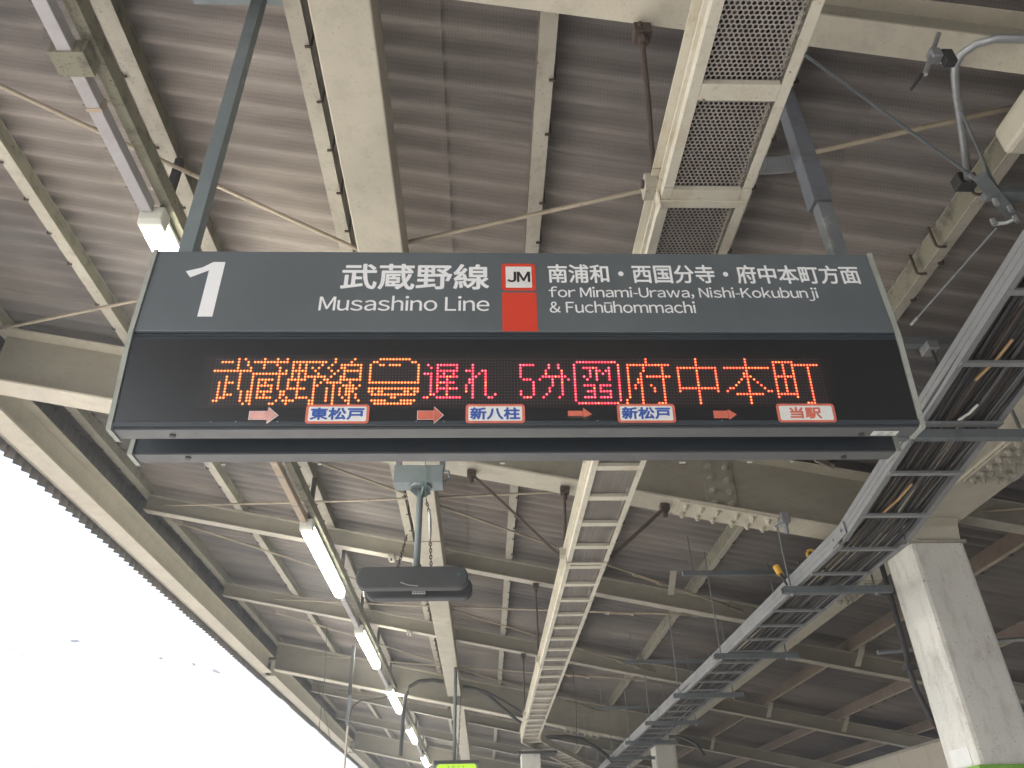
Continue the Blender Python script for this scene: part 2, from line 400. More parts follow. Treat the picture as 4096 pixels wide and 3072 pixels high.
# ------------------------------------------------------------------ main beam, column
mb = thing('main_beam', 'heavy cream main beam on the column line behind the cable tray', 'beam', (3.35, 12, 2.18))
MB().box(3.19, 3.56, -3, 39, 2.18, 2.20).build('bottom_flange', CREAM, mb)
MB().box(3.34, 3.356, -3, 39, 2.2005, 2.49).build('web', CREAM2, mb)
MB().box(3.19, 3.56, -3, 39, 2.4905, 2.51).build('top_flange', CREAM, mb)
for yc in (4.25, 6.9, 14.6):
    MB().box(3.20, 3.55, yc-.3, yc+.3, 2.164, 2.1795).build('splice_plate', CREAM2, mb, bevel=.002)
    for i in range(6):
        for x in (3.235, 3.30, 3.39, 3.455): bolt_mesh((x, yc-.25+i*.1, 2.1635), (0, 0, -1), .95).build('bolt', CREAM2, mb)
    MB().box(3.318, 3.3335, yc-.2, yc+.2, 2.22, 2.47).build('web_plate', CREAM2, mb)
def column(Yc, label, x0=3.15, x1=3.56, d=.41, top=2.05):
    t = thing('column', label, 'column', ((x0+x1)/2, Yc, -1.6), 'roof columns')
    MB().box(x0, x1, Yc, Yc+d, -1.6, top).build('shaft', CREAMC, t, bevel=.03)
    b = MB(); c = .05
    s0_ = [(x0+.01, Yc+.01, top), (x1-.01, Yc+.01, top), (x1-.01, Yc+d-.01, top), (x0+.01, Yc+d-.01, top)]
    s1_ = [(x0+.01, Yc-.02, top+.10), (x1-.01, Yc-.02, top+.10), (x1-.01, Yc+d+.02, top+.10), (x0+.01, Yc+d+.02, top+.10)]
    s2_ = [(x0+.03, Yc-.12, top+.128), (x1-.05, Yc-.12, top+.128), (x1-.05, Yc+d+.1, top+.128), (x0+.03, Yc+d+.1, top+.128)]
    b.loft([s0_, s1_, s2_]).build('capital', CREAM, t, bevel=.012)
    MB().box(x0-.012, x1+.012, Yc-.012, Yc+d+.012, top-.025, top-.002).build('cap_plate', CREAM2, t)
    return t
c1 = column(5.30, 'stained cream steel column at the right with a lime board round it')
MB().path([(3.12, 5.73, 2.05), (3.12, 5.73, 1.75), (3.115, 5.73, 1.35), (3.10, 5.73, 1.22), (3.115, 5.74, 1.08), (3.17, 5.77, .93), (3.24, 5.80, .8)], .020, 10).build('drain_pipe', DARK, c1, smooth=True)
for z in (1.78, 1.22): MB().box(3.075, 3.149, 5.70, 5.775, z, z+.04).build('pipe_clip', DARK, c1)
MB().box(3.120, 3.580, 5.27, 5.73, -.2, .545).build('lime_board', LIMEP, c1, bevel=.004)
MB().box(3.1462, 3.149, 5.38, 5.62, .56, .665).build('paper_notice', STWHITE, c1)
column(15.5, 'second cream column, far down the platform')
column(26.3, 'third cream column at the far end of the platform')
# far square post beside the end of the duct
fp = thing('post', 'pale square post at the bottom centre below the end of the perforated duct', 'post', (.80, 14.7, -1.6))
MB().box(.63, .96, 14.5, 14.85, -1.6, 1.86).build('shaft', CREAMC, fp, bevel=.01)
MB().box(.57, 1.25, 14.42, 14.93, 1.80, 1.835).build('cross_bar', DARK, fp)

# ------------------------------------------------------------------ roof bracing rods
def brace(A, B, label, buckle=None, r=.0125):
    A = Vector((A[0], A[1], rz(A[0], 3.09))); B = Vector((B[0], B[1], rz(B[0], 3.09)))
    t = thing('brace_rod', label, 'brace rod', ((A+B)/2)[:], 'roof bracing rods')
    L = (B-A).length; d = (B-A)/L
    mid = [A+(B-A)*i/12+Vector((0, 0, -.02*math.sin(math.pi*i/12))) for i in range(13)]
    MB().path(mid, r, 8).build('rod', ROD, t, smooth=True)
    for P, s in ((A, 1), (B, -1)):
        MB().bar(P-d*s*.05, P+d*s*.14, .012, .05).build('end_plate', CREAM2, t)
    if buckle:
        P = A+(B-A)*buckle; P.z -= .02; sd_ = d.cross(Vector((0, 0, 1))).normalized()*.022
        for s in (-1, 1): MB().tube(P-d*.14+sd_*s, P+d*.14+sd_*s, .007, 6).build('turnbuckle_bar', ROD, t)
        for s in (-1, 1): MB().tube(P+d*s*.13, P+d*s*.19, .024, 8).build('turnbuckle_nut', ROD, t)
    return t
brace((-4.0, 1.93), (-.5, 3.62), 'brace rod crossing the upper left corner behind the left sign pole')
brace((-4.0, 5.17), (2.35, 1.90), 'brace rod passing behind the sign from left edge to the top right')
brace((-.46, 3.64), (2.6, 5.1), 'brace rod hidden mostly behind the departure sign', .6)
brace((-2.7, 6.15), (2.9, 8.60), 'brace rod with a turnbuckle beside the duct, in the bay after the bolted girder', .80)
brace((-4.0, 8.72), (.8, 6.31), 'nearly level brace rod crossing just under the sign')
brace((-3.95, 9.15), (2.6, 11.97), 'brace rod sloping down right in the second bay', .93)
brace((-4.0, 12.31), (2.6, 9.0), 'nearly level brace rod behind the hanging speaker', .86)
brace((-3.4, 12.78), (2.2, 15.5), 'brace rod sloping down right in the third bay', .9)
brace((-3.9, 15.86), (2.5, 12.6), 'nearly level brace rod in the third bay', .85)
brace((-3.9, 16.4), (2.4, 19.1), 'brace rod sloping down right beyond the second girder')
brace((-3.9, 19.4), (2.4, 16.2), 'nearly level brace rod beyond the second girder')
brace((3.6, 5.6), (8, 2.2), 'brace rod at the right edge above the column')
# small fly braces of the rafters
for i, (x, y, h) in enumerate(((4.55, 9.35, 3.0), (5.72, 9.35, 3.0), (4.55, 12.85, 3.0), (5.72, 12.85, 3.0), (2.05, 8.05, 3.0), (4.55, 16.5, 3.0))):
    t = thing('fly_brace', ('flat fly brace under the first brown purlin, nearer bay', 'flat fly brace under the second brown purlin, nearer bay', 'flat fly brace under the first brown purlin, farther bay', 'flat fly brace under the second brown purlin, farther bay', 'flat fly brace left of the cable tray', 'flat fly brace in the farthest right bay')[i], 'brace', (x, y, rz(x, h)), 'fly braces')
    MB().bar((x, y-.05, rz(x, 3.18)), (x, y+.22, rz(x, 3.0)), .07, .008).build('plate', CREAM2, t)

# ------------------------------------------------------------------ fluorescent lamps and raceway
LY = [2.965, 7.17, 10.95, 14.95, 19.25, 24.0, 28.4]
def lamp():
    t = thing('lamp', '', 'lamp', (-1.765, LY[0], 2.95), 'fluorescent lamps in a row')
    x0, x1, z0 = -1.832, -1.702, 2.95; y = LY[0]
    b = MB(); b.loft([[(x0+.008, y, z0+.015), (x1-.008, y, z0+.015), (x1, y, z0+.10), (x0, y, z0+.10)], [(x0, y+.015, z0-.012), (x1, y+.015, z0-.012), (x1, y+.015, z0+.10), (x0, y+.015, z0+.10)], [(x0, y+.085, z0-.012), (x1, y+.085, z0-.012), (x1, y+.085, z0+.10), (x0, y+.085, z0+.10)]]).build('end_box', LBOX, t, bevel=.006)
    MB().box(x0+.015, x1-.015, y+.087, y+2.20, z0+.06, z0+.10).build('tray', LBOX, t, bevel=.004)
    sec = lambda yy, s, dz=0: [(-1.767+s*dx, yy, z0+.012+dz+s*dz_) for dx, dz_ in ((-.058, .043), (-.062, .0), (-.05, -.038), (-.022, -.052), (.022, -.052), (.05, -.038), (.062, .0), (.058, .043))]
    MB().loft([sec(y+.09, 1), sec(y+2.09, 1), sec(y+2.15, .86, .004), sec(y+2.18, .55, .014)]).build('diffuser', TUBE, t, smooth=False)
    MB().box(x0+.02, x1-.02, y+.16, y+2.14, z0+.0575, z0+.0595).build('reflector', LBOX, t)
    MB().box(-1.79, -1.75, y+.1, y+.14, z0+.1005, z0+.60).build('hanger', DARK, t); MB().box(-1.79, -1.75, y+2.1, y+2.14, z0+.1005, z0+.60).build('hanger', DARK, t)
    return t
LL = ['nearest lit lamp, showing just above the left corner of the departure sign', 'longest looking lit lamp, directly left of the hanging speaker', 'third lit lamp from the viewer, below the hanging speaker', 'fourth lit lamp, in front of the second deep girder', 'fifth lit lamp, smaller and farther off', 'sixth lit lamp at the bottom edge beside the lime sign', 'farthest lit lamp of the row']
l0 = lamp(); l0['label'] = LL[0]
for y, lb in list(zip(LY, LL))[1:]: dup(l0, (-1.765, y, 2.95), lb)
lend = -3
RL = ['whitish raceway running down the upper left to the nearest lamp', 'tan stained raceway leading to the second lamp', 'pale raceway between the second and third lamps', 'pale raceway between the third and fourth lamps', 'pale raceway between the fourth and fifth lamps', 'pale raceway between the fifth and sixth lamps', 'last stretch of raceway']
prev = -3
for i, y in enumerate(LY):
    t = thing('raceway', RL[i], 'cable raceway', (-1.79, (prev+y)/2, 3.02), 'raceways between the lamps')
    MB().box(-1.823, -1.760, prev+.003, y-.003, 3.005, 3.075).build('trunking', RACE if i != 1 else RACE2, t, bevel=.004)
    yy = prev+.35
    while yy < y-.1:
        MB().box(-1.828, -1.755, yy, yy+.02, 3.001, 3.079).build('strap', RACE2 if i == 0 else GREY, t); yy += .62
    if i == 0: MB().box(-1.86, -1.71, 2.02, 2.14, 2.995, 3.085).build('junction_cover', GRIMY, t)
    prev = y+2.21
gc = thing('lamp_channel', 'grimy steel channel carrying the lamp raceway', 'channel', (-1.72, 15, 3.03))
for y0, y1 in ((-3, 6), (6.003, 15), (15.003, 30)):
    MB().box(-1.745, -1.69, y0, y1, 3.09, 3.095).build('flange', GRIMY, gc); MB().box(-1.695, -1.6895, y0, y1, 3.0955, 3.19).build('web', GRIMY, gc)

# ------------------------------------------------------------------ perforated cable duct
dz = 1.95; dx0, dx1 = .605, .905
du = thing('cable_duct', 'cream cable duct with perforated floor and cross bars, running lengthwise above the sign', 'cable duct', (.75, 6, dz))
for y0, y1, o in ((-2.5, 1.78, 0), (1.784, 6.35, .002), (6.354, 10.6, -.002), (10.604, 13.9, .001)):
    for s, xa in ((-1, dx0), (1, dx1)):
        b = MB(); xi = xa-s*.032; b.box(min(xa, xi), max(xa, xi), y0, y1, dz-.010+o, dz-.006+o)
        b.box(min(xa, xa-s*.004), max(xa, xa-s*.004), y0, y1, dz-.0058+o, dz+.085)
        if s < 0: b.box(xa-.012, xa-.0002, y0, y1, dz+.028, dz+.034); b.box(xa-.028, xa-.0002, y0, y1, dz+.084, dz+.090)
        b.build('side_rail', DUCT, du)
rung = None; y = .177; ry = []
while y < 13.8:
    ry.append(y); y += .411
for y in ry:
    if rung is None:
        rung = MB().box(dx0+.033, dx1-.033, y-.028, y+.028, dz-.010, dz+.012).build('rung', DUCT, du); y00 = y
    else: part_copy(rung, du, (0, y-y00, 0))
# perforated floor plates: real hexagonal holes near the eye, one part per bay
def perf(y0, y1):
    b = MB(); s = .0155; r_in = s*.395; nx = int((dx1-dx0-.066)/s); ny = int((y1-y0)/(s*.866))
    ox = (dx0+dx1)/2-(nx-1)*s/2; zz = dz+.016
    for j in range(ny):
        for i in range(nx):
            cx = ox+i*s+(s/2 if j % 2 else 0)-s/4; cy = y0+(j+.5)*s*.866
            i0 = len(b.v)
            for q in range(6):
                a = math.pi/6+q*math.pi/3; b.v.append((cx+s/1.732*math.cos(a), cy+s/1.732*math.sin(a), zz))
            for q in range(6):
                a = math.pi/6+q*math.pi/3; b.v.append((cx+r_in*math.cos(a), cy+r_in*math.sin(a), zz))
            for q in range(6): b.f.append((i0+q, i0+(q+1) % 6, i0+6+(q+1) % 6, i0+6+q)); b.mi.append(0)
    return b
PERF = steel('perforated_plate', (.34, .31, .28), (.20, .165, .14), .6, seed=40)
pp = None
for a, c_ in zip(ry, ry[1:]):
    if a < 9.6:
        if pp is None: pp = perf(a+.023, c_-.0).build('perforated_plate', PERF, du); a0 = a
        else: part_copy(pp, du, (0, a-a0, 0))
    else: MB().box(dx0+.033, dx1-.033, a+.023, c_-.023, dz+.016, dz+.018).build('floor_plate', PERF, du)
MB().box(dx0+.006, dx1-.006, -2.5, 13.9, dz+.105, dz+.108).build('lid', DARK, du)
for i in range(6):
    x = dx0+.05+i*.04; pts = [(x+.012*math.sin(j*1.3+i*2), -2.4+j*.62, dz+.045+.012*math.sin(j*.9+i)) for j in range(26)]
    MB().path(pts, .011, 6).build('cable', (CABLE, CABLEG, CABLE, CABLEB, CABLE, CABLEG)[i], du, smooth=True)
# duct bend at the far end
d2 = thing('cable_duct', 'short angled length of cable duct turning right at the far end', 'cable duct', (1.4, 16, dz))
for A, B in (((.62, 14.0, dz), (2.0, 18.2, dz)), ((.93, 13.9, dz), (2.3, 17.9, dz))): MB().bar(A, B, .03, .09).build('side_rail', DUCT, d2)
for i in range(10):
    f = (i+.5)/10; A = Vector((.66+1.36*f, 14.1+4.1*f, dz)); MB().bar(A, A+Vector((.27, -.12, 0)), .04, .02).build('rung', DUCT, d2)
MB().quad((.66, 14.05, dz+.02), (.92, 13.93, dz+.02), (2.28, 17.9, dz+.02), (2.02, 18.15, dz+.02)).build('floor_plate', PERF, d2)

# hangers of the duct
def hanger(A, B, label, r=.011, mat=None, clamp=True, grp='hanger rods'):
    A = Vector(A); B = Vector(B); t = thing('hanger_rod', label, 'hanger rod', B[:], grp)
    MB().path([A, A.lerp(B, .5)+Vector((.004, 0, 0)), B], r, 7).build('rod', mat or RUSTY, t)
    if clamp:
        MB().box(A.x-.035, A.x+.035, A.y-.03, A.y+.03, A.z-.03, A.z+.028).build('beam_clamp', mat or RUSTY, t, bevel=.004)
        MB().tube(A+Vector((-.012, -.045, .0)), A+Vector((-.012, .045, 0)), .010, 6).build('clamp_bolt', mat or RUSTY, t)
        MB().tube(A+Vector((0, 0, -.075)), A+Vector((0, 0, -.03)), .019, 6).build('nut', mat or RUSTY, t)
    return t
hanger((.628, 1.78, 2.82), (.59, 1.83, 2.03), 'dark hanger rod from the nearest rafter down to the perforated duct')
hanger((.62, 5.40, 2.515), (.59, 5.40, 2.0), 'upright rusty hanger rod between the bolted girder and the duct')
hanger((-.10, 5.40, 2.66), (.56, 5.42, 1.99), 'slanting rusty hanger rod left of the duct under the girder')
hanger((1.38, 5.40, 2.365), (.93, 5.42, 1.98), 'slanting dark hanger rod right of the duct under the girder', .014)
hanger((.59, 8.67, 2.83), (.59, 8.67, 2.02), 'hanger rod on the duct at the first rafter')
hanger((.585, 11.95, 2.83), (.585, 11.95, 2.02), 'hanger rod on the duct at the second rafter')
for i, y in enumerate((1.85, 5.42, 8.67, 11.95)):
    t = thing('duct_bracket', ('small cream bracket with bolt joining the nearest hanger to the duct', 'rusty bracket on the duct under the bolted girder', 'bracket on the duct below the first rafter', 'bracket on the duct below the second rafter')[i], 'bracket', (.59, y, 2.0), 'duct brackets')
    MB().box(.555, .603, y-.035, y+.035, 1.985, 2.05).build('plate', CREAM2, t, bevel=.003); MB().tube((.545, y-.01, 2.02), (.605, y-.01, 2.02), .016, 8).build('bolt', RUSTY, t)
    MB().box(.594, .6005, y-.02, y+.02, 1.90, 1.985).build('strap', DUCT, t); MB().box(.594, .90, y-.015, y+.015, 1.932, 1.938).build('under_strap', DUCT, t)

# ------------------------------------------------------------------ grey cable tray with cables
TP = [(-1.5, 2.86), (2.39, 2.155), (3.46, 1.95), (4.55, 1.775), (5.0, 1.75), (39, 1.75)]
def tz(y):
    for (a, za), (b_, zb) in zip(TP, TP[1:]):
        if y <= b_: return za+(zb-za)*(y-a)/(b_-a)
    return TP[-1][1]
tx0, tx1 = 2.30, 2.74
tr = thing('cable_tray', 'grey ladder cable tray full of black cables, slanting down the right side', 'cable tray', (2.5, 8, 1.75))
def rail(y0, y1, s, x, extra=0):
    A = Vector((x, y0, tz(y0))); B = Vector((x, y1, tz(y1))); b = MB(); u = Vector((0, 0, 1))
    b.bar(A+u*.055, B+u*.055, .004+extra, .11)
    for zz, w in ((.002, .03), (.108, .03)):
        o = Vector((-s*(w/2-.001)*-1, 0, 0)); b.bar(A+u*zz-o*0+Vector((s*.016, 0, 0)), B+u*zz+Vector((s*.016, 0, 0)), w, .004)
    for zz in (.036, .074): b.bar(A+u*zz-Vector((s*.004, 0, 0)), B+u*zz-Vector((s*.004, 0, 0)), .004, .006)
    return b
for y0, y1 in ((-1.5, 2.3), (2.303, 4.6), (4.66, 7.8), (7.803, 10.9), (10.903, 14), (14.003, 17.1), (17.103, 22), (22.003, 30)):
    rail(y0, y1, 1, tx0).build('side_rail', GREY, tr); rail(y0, y1, -1, tx1).build('side_rail', GREY, tr)
for y in (4.63, 7.8, 10.9, 14.0):
    for x, s in ((tx0, -1), (tx1, 1)):
        MB().bar((x+s*.010, y-.12, tz(y-.12)+.055), (x+s*.010, y+.12, tz(y+.12)+.055), .006, .085).build('joint_plate', GREY, tr)
        for k_ in (-.07, .07): MB().tube((x+s*.013, y+k_, tz(y+k_)+.055), (x+s*.022, y+k_, tz(y+k_)+.055), .010, 8).build('joint_bolt', GALV, tr)
y = .35; rg = []
while y < 22:
    z = tz(y)+.012
    MB().bar((tx0+.004, y, z), (tx1-.004, y, z), .036, .016).build('rung', GREY, tr); rg.append(y); y += .44
for i in range(22):
    x = tx0+.03+i*(tx1-tx0-.06)/21; r = random.uniform(.007, .013); lay = i % 3
    pts = []; ph = random.uniform(0, 6)
    for j in range(60):
        yy = -1.4+j*.42; pts.append((x+.022*math.sin(yy*1.1+ph)+.008*math.sin(yy*3.1+ph*2), yy, tz(yy)+.030+r+lay*.016+.005*math.sin(yy*2+ph)))
    MB().path(pts, r, 6).build('cable', (CABLE, CABLE, CABLEG, CABLE, CABLE, CABLE, CABLEB, CABLE, CABLEG, CABLE)[i % 10], tr, smooth=True)
MB().box(tx0+.006, tx1-.006, 0, 14, 1.9, 1.901)if False else None
for i, (x, ya, yb) in enumerate(((2.50, 2.85, 3.12), (2.55, 3.3, 3.42), (2.50, 4.0, 4.3))):
    MB().path([(x, ya, tz(ya)+.028), (x-.02, (ya+yb)/2, tz((ya+yb)/2)+.022), (x-.05, yb, tz(yb)+.026)], .007, 5).build('tan_wire', TAPE if i % 2 == 0 else LINEN, tr)

# support struts under the tray, each hung on two rods
BY = [3.47, 5.43, 7.40, 9.25, 11.1, 12.85, 14.7, 16.6, 18.5]
BLb = ['nearest grey strut under the cable tray, at the corner of the sign', 'second grey strut under the tray, beside the column head', 'third grey strut under the tray', 'fourth grey strut under the tray', 'fifth grey strut under the tray', 'sixth grey strut under the tray', 'seventh grey strut under the tray', 'eighth grey strut under the tray', 'last grey strut under the tray']
for i, y in enumerate(BY):
    z = tz(y)-.027; x0, x1 = (2.17, 2.98)
    t = thing('support_strut', BLb[i], 'support strut', (2.57, y, z), 'struts under the cable tray')
    b = MB(); b.box(x0, x1, y-.024, y-.021, z-.024, z+.024); b.box(x0, x1, y+.021, y+.024, z-.024, z+.024); b.box(x0, x1, y-.0208, y+.0208, z-.024, z-.021)
    b.build('channel', STRUT, t)
    for x in (2.235, 2.86):
        MB().tube((x, y, z-.05), (x, y, rz(x, 3.2)), .0065, 6).build('threaded_rod', STRUT, t)
        MB().tube((x, y, z-.04), (x, y, z-.025), .014, 6).build('nut', GALV, t); MB().box(x-.02, x+.02, y-.02, y+.02, z+.0245, z+.030).build('washer', GALV, t)
for i, y in enumerate((3.33, 7.09, 10.65, 13.95)):
    t = thing('upper_strut', ('dark steel channel spanning under the roof right of the sign', 'thin upper strut spanning over the tray behind the girder', 'upper strut farther along above the tray', 'farthest upper strut over the tray')[i], 'strut', (2.45, y, 2.4), 'upper struts')
    MB().box(1.9, 3.15, y-.024, y+.024, 2.4, 2.445).build('channel', STRUT, t)
    for x in (2.0, 3.05): MB().tube((x, y, 2.45), (x, y, rz(x, 3.2)), .006, 6).build('threaded_rod', STRUT, t)
t = thing('beam_clamp', 'grey clamp on the bolted girder flange holding the tray rod', 'clamp', (2.24, 5.35, 2.2))
MB().box(2.205, 2.265, 5.24, 5.33, 2.17, 2.26).build('body', GALV, t, bevel=.005); MB().tube((2.235, 5.28, 2.10), (2.235, 5.28, 2.17), .018, 6).build('nut', GALV, t); MB().tube((2.14, 5.26, 2.14), (2.22, 5.27, 2.19), .007, 6).build('stud', GALV, t)
# brackets on the dark channel right of the sign
for i, x in enumerate((2.12, 2.42)):
    t = thing('channel_clamp', ('pale clamp on the dark channel close to the sign edge', 'grey boxy clamp on the dark channel close to the tray')[i], 'clamp', (x, 3.3, 2.38))
    MB().box(x-.03, x+.03, 3.27, 3.36, 2.35, 2.399).build('body', GALV, t, bevel=.004); MB().tube((x, 3.3, 2.26), (x, 3.3, 2.35), .007, 6).build('stud', DARK, t)
# yellow ended conduits by the tray
for i, (P, Q) in enumerate((((2.44, 5.42, 1.985), (2.50, 5.35, 1.83)), ((2.24, 5.6, 1.93), (2.26, 5.55, 1.80)))):
    t = thing('conduit_stub', ('cable leaving a yellow ring bushing beside the tray', 'short cable with a yellow end cap left of the tray')[i], 'conduit end', P, 'yellow conduit ends')
    P = Vector(P); Q = Vector(Q); d = (Q-P).normalized()
    MB().path([P-d*.05, Q], .010, 7).build('cable', CABLE, t)
    if i == 0:
        b = MB(); ring = [P+Vector((.034*math.cos(a), -.01, .034*math.sin(a))) for a in [2*math.pi*q/14 for q in range(15)]]; b.path(ring, .010, 6).build('bushing', YEL, t)
    else: MB().tube(P-d*.04, P+d*.035, .026, 10).build('cap', YEL, t)

# ------------------------------------------------------------------ top right pipework
pt = thing('steel_conduit', 'bright steel conduit curving down in the upper right corner', 'pipe', (1.95, 1.9, 2.5))
MB().path([(2.5, 1.60, 2.50), (2.2, 1.61, 2.54), (2.004, 1.627, 2.579), (1.912, 1.64, 2.598), (1.854, 1.668, 2.609), (1.824, 1.717, 2.615), (1.826, 1.761, 2.615), (1.844, 1.802, 2.611), (1.894, 1.888, 2.601), (1.942, 1.963, 2.592), (2.027, 2.099, 2.575), (2.145, 2.295, 2.551)], .016, 10).build('pipe', GALV, pt, smooth=True)
MB().box(2.10, 2.185, 2.28, 2.34, 2.535, 2.60).build('saddle', DARK, pt, bevel=.004)
cl = thing('beam_clamp', 'grey scaffold type clamp on the nearest rafter, upper right', 'clamp', (1.62, 1.62, 2.42))
MB().tube((1.66, 1.60, 2.56), (1.56, 1.63, 2.36), .009, 7).build('rod', GALV, cl); MB().box(1.60, 1.64, 1.60, 1.64, 2.43, 2.48).build('body', GALV, cl, bevel=.006)
MB().box(1.64, 1.68, 1.60, 1.63, 2.40, 2.47).build('jaw', DARK, cl, bevel=.003); MB().tube((1.55, 1.63, 2.36), (1.50, 1.65, 2.30), .006, 6).build('stud', DARK, cl)
jb = thing('junction_box', 'cream junction box cut by the right edge of the picture', 'junction box', (2.2, 1.85, 2.40))
MB().box(2.09, 2.40, 1.74, 2.02, 2.40, 2.54).build('case', CREAM, jb, bevel=.02); MB().box(2.10, 2.39, 1.735, 1.7395, 2.41, 2.53).build('lid', CREAM2, jb)
for i, (A, B, r) in enumerate((((1.18, 1.72, 2.66), (2.12, 2.22, 2.48), .0065), ((1.93, 1.94, 2.585), (2.22, 2.26, 2.47), .006), ((2.33, 2.46, 2.44), (2.26, 3.16, 2.42), .0055))):
    t = thing('stay_rod', ('thin grey rod running from the duct to the clamp cluster at the right edge', 'thin lilac grey rod beside the bright conduit', 'thin grey rod slanting down to the sign right of the pole')[i], 'rod', A, 'thin stay rods')
    MB().tube(A, B, r, 7).build('rod', STRUT, t); MB().tube(Vector(B)-(Vector(B)-Vector(A)).normalized()*.06, B, r*1.7, 7).build('end_nut', GALV, t)
cc = thing('clamp_cluster', 'cluster of galvanised clamps and bolts where thin rods meet at the right edge', 'clamps', (2.3, 2.3, 2.43))
MB().box(2.17, 2.36, 2.24, 2.30, 2.43, 2.47).build('plate', STRUT, cc, bevel=.004); MB().bar((2.10, 2.18, 2.46), (2.33, 2.36, 2.42), .05, .03).build('angle', STRUT, cc)
for P in ((2.2, 2.27, 2.42), (2.28, 2.3, 2.41), (2.33, 2.35, 2.40), (2.25, 2.38, 2.41)): MB().tube(P, (P[0], P[1], P[2]-.035), .012, 6).build('bolt', GALV, cc)
MB().path([(2.30, 2.43, 2.43), (2.33, 2.40, 2.41), (2.35, 2.36, 2.40)], .010, 7).build('hook', GALV, cc)

# ------------------------------------------------------------------ departure sign
sg = thing('departure_sign', 'wide grey hanging platform sign with line names above a lit dot matrix board', 'sign', (.1, 2.05, 1.108))
SX0, SX1 = -1.067, 1.296
tl = Vector((0, .036, -.29)).normalized(); al = Vector((0, 1.905, 1.40)); nl = Vector((0, tl.z, -tl.y))   # lower face frame, nl points to the viewer
def LP(x, s, d=0): return Vector((x, 0, 0))+al+tl*s+nl*d
# housing: upper box, front cheek, rear cheek
MB().box(SX0, SX1, 1.900, 2.200, 1.424, 1.752).build('housing', SIGNG, sg, bevel=.003)
b = MB(); b.hexa([(SX0, 1.907, 1.4), (SX1, 1.907, 1.4), (SX1, 2.193, 1.4), (SX0, 2.193, 1.4), (SX0, 1.907, 1.4235), (SX1, 1.907, 1.4235), (SX1, 2.193, 1.4235), (SX0, 2.193, 1.4235)]); b.build('groove_band', SIGNF, sg)
for f in (1.409, 1.4185): MB().box(SX0, SX1, 1.903, 1.9065, f, f+.0035).build('groove_bead', SIGNF, sg)
for nm, ys, ye in (('front', 1, 0), ('rear', -1, 0)):
    c = 2.05; Y = (lambda v: v) if nm == 'front' else (lambda v: 2*c-v)
    p = [(Y(1.907), 1.3995), (Y(1.9435), 1.108), (Y(2.004), 1.108), (Y(2.004), 1.3995)]
    b = MB(); b.loft([[(SX0, y_, z_) for y_, z_ in p], [(SX1, y_, z_) for y_, z_ in p]]); b.build('display_case', SIGNF, sg)
    MB().box(SX0+.002, SX1-.002, min(Y(1.948), Y(2.000)), max(Y(1.948), Y(2.000)), 1.1045, 1.1078).build('underside_strip', SIGNU, sg)
    for xs in (SX0-.0145, SX1+.0005):
        q = [(Y(1.893), 1.7535), (Y(1.896), 1.41), (Y(1.936), 1.100), (Y(2.010), 1.100), (Y(2.010), 1.41), (Y(2.049), 1.41), (Y(2.049), 1.7535)]
        MB().loft([[(xs, y_, z_) for y_, z_ in q], [(xs+.014, y_, z_) for y_, z_ in q]]).build('end_cap', SIGNE, sg)
for x, y_ in ((-.908, 1.979), (1.136, 1.983), (-.908, 2.119), (1.141, 2.131)): MB().tube((x, y_, 1.1044), (x, y_, 1.1005), .009, 10).build('screw', DARK, sg)
MB().box(1.166, 1.243, 1.966, 1.990, 1.1020, 1.1042).build('number_tag', LINEN, sg)
# black acrylic window with a thin frame rim
def lquad(x0, x1, s0, s1, d): return [LP(x0, s0, d), LP(x1, s0, d), LP(x1, s1, d), LP(x0, s1, d)]
def lbox(name, x0, x1, s0, s1, d0, d1, mat, parent, bevel=0, label=None):
    return MB().hexa(lquad(x0, x1, s1, s0, d0)+lquad(x0, x1, s1, s0, d1)).build(name, mat, parent, bevel=bevel, label=label)
win = lbox('display_window', SX0+.004, SX1-.004, .004, .276, .0005, .003, BLACK, sg)
lbox('bottom_rim', SX0, SX1, .2765, .291, .0005, .005, SIGNF, sg, .0015)
brd = lbox('led_board', -.832, 1.056, .060, .236, .0033, .0040, LEDB, win)

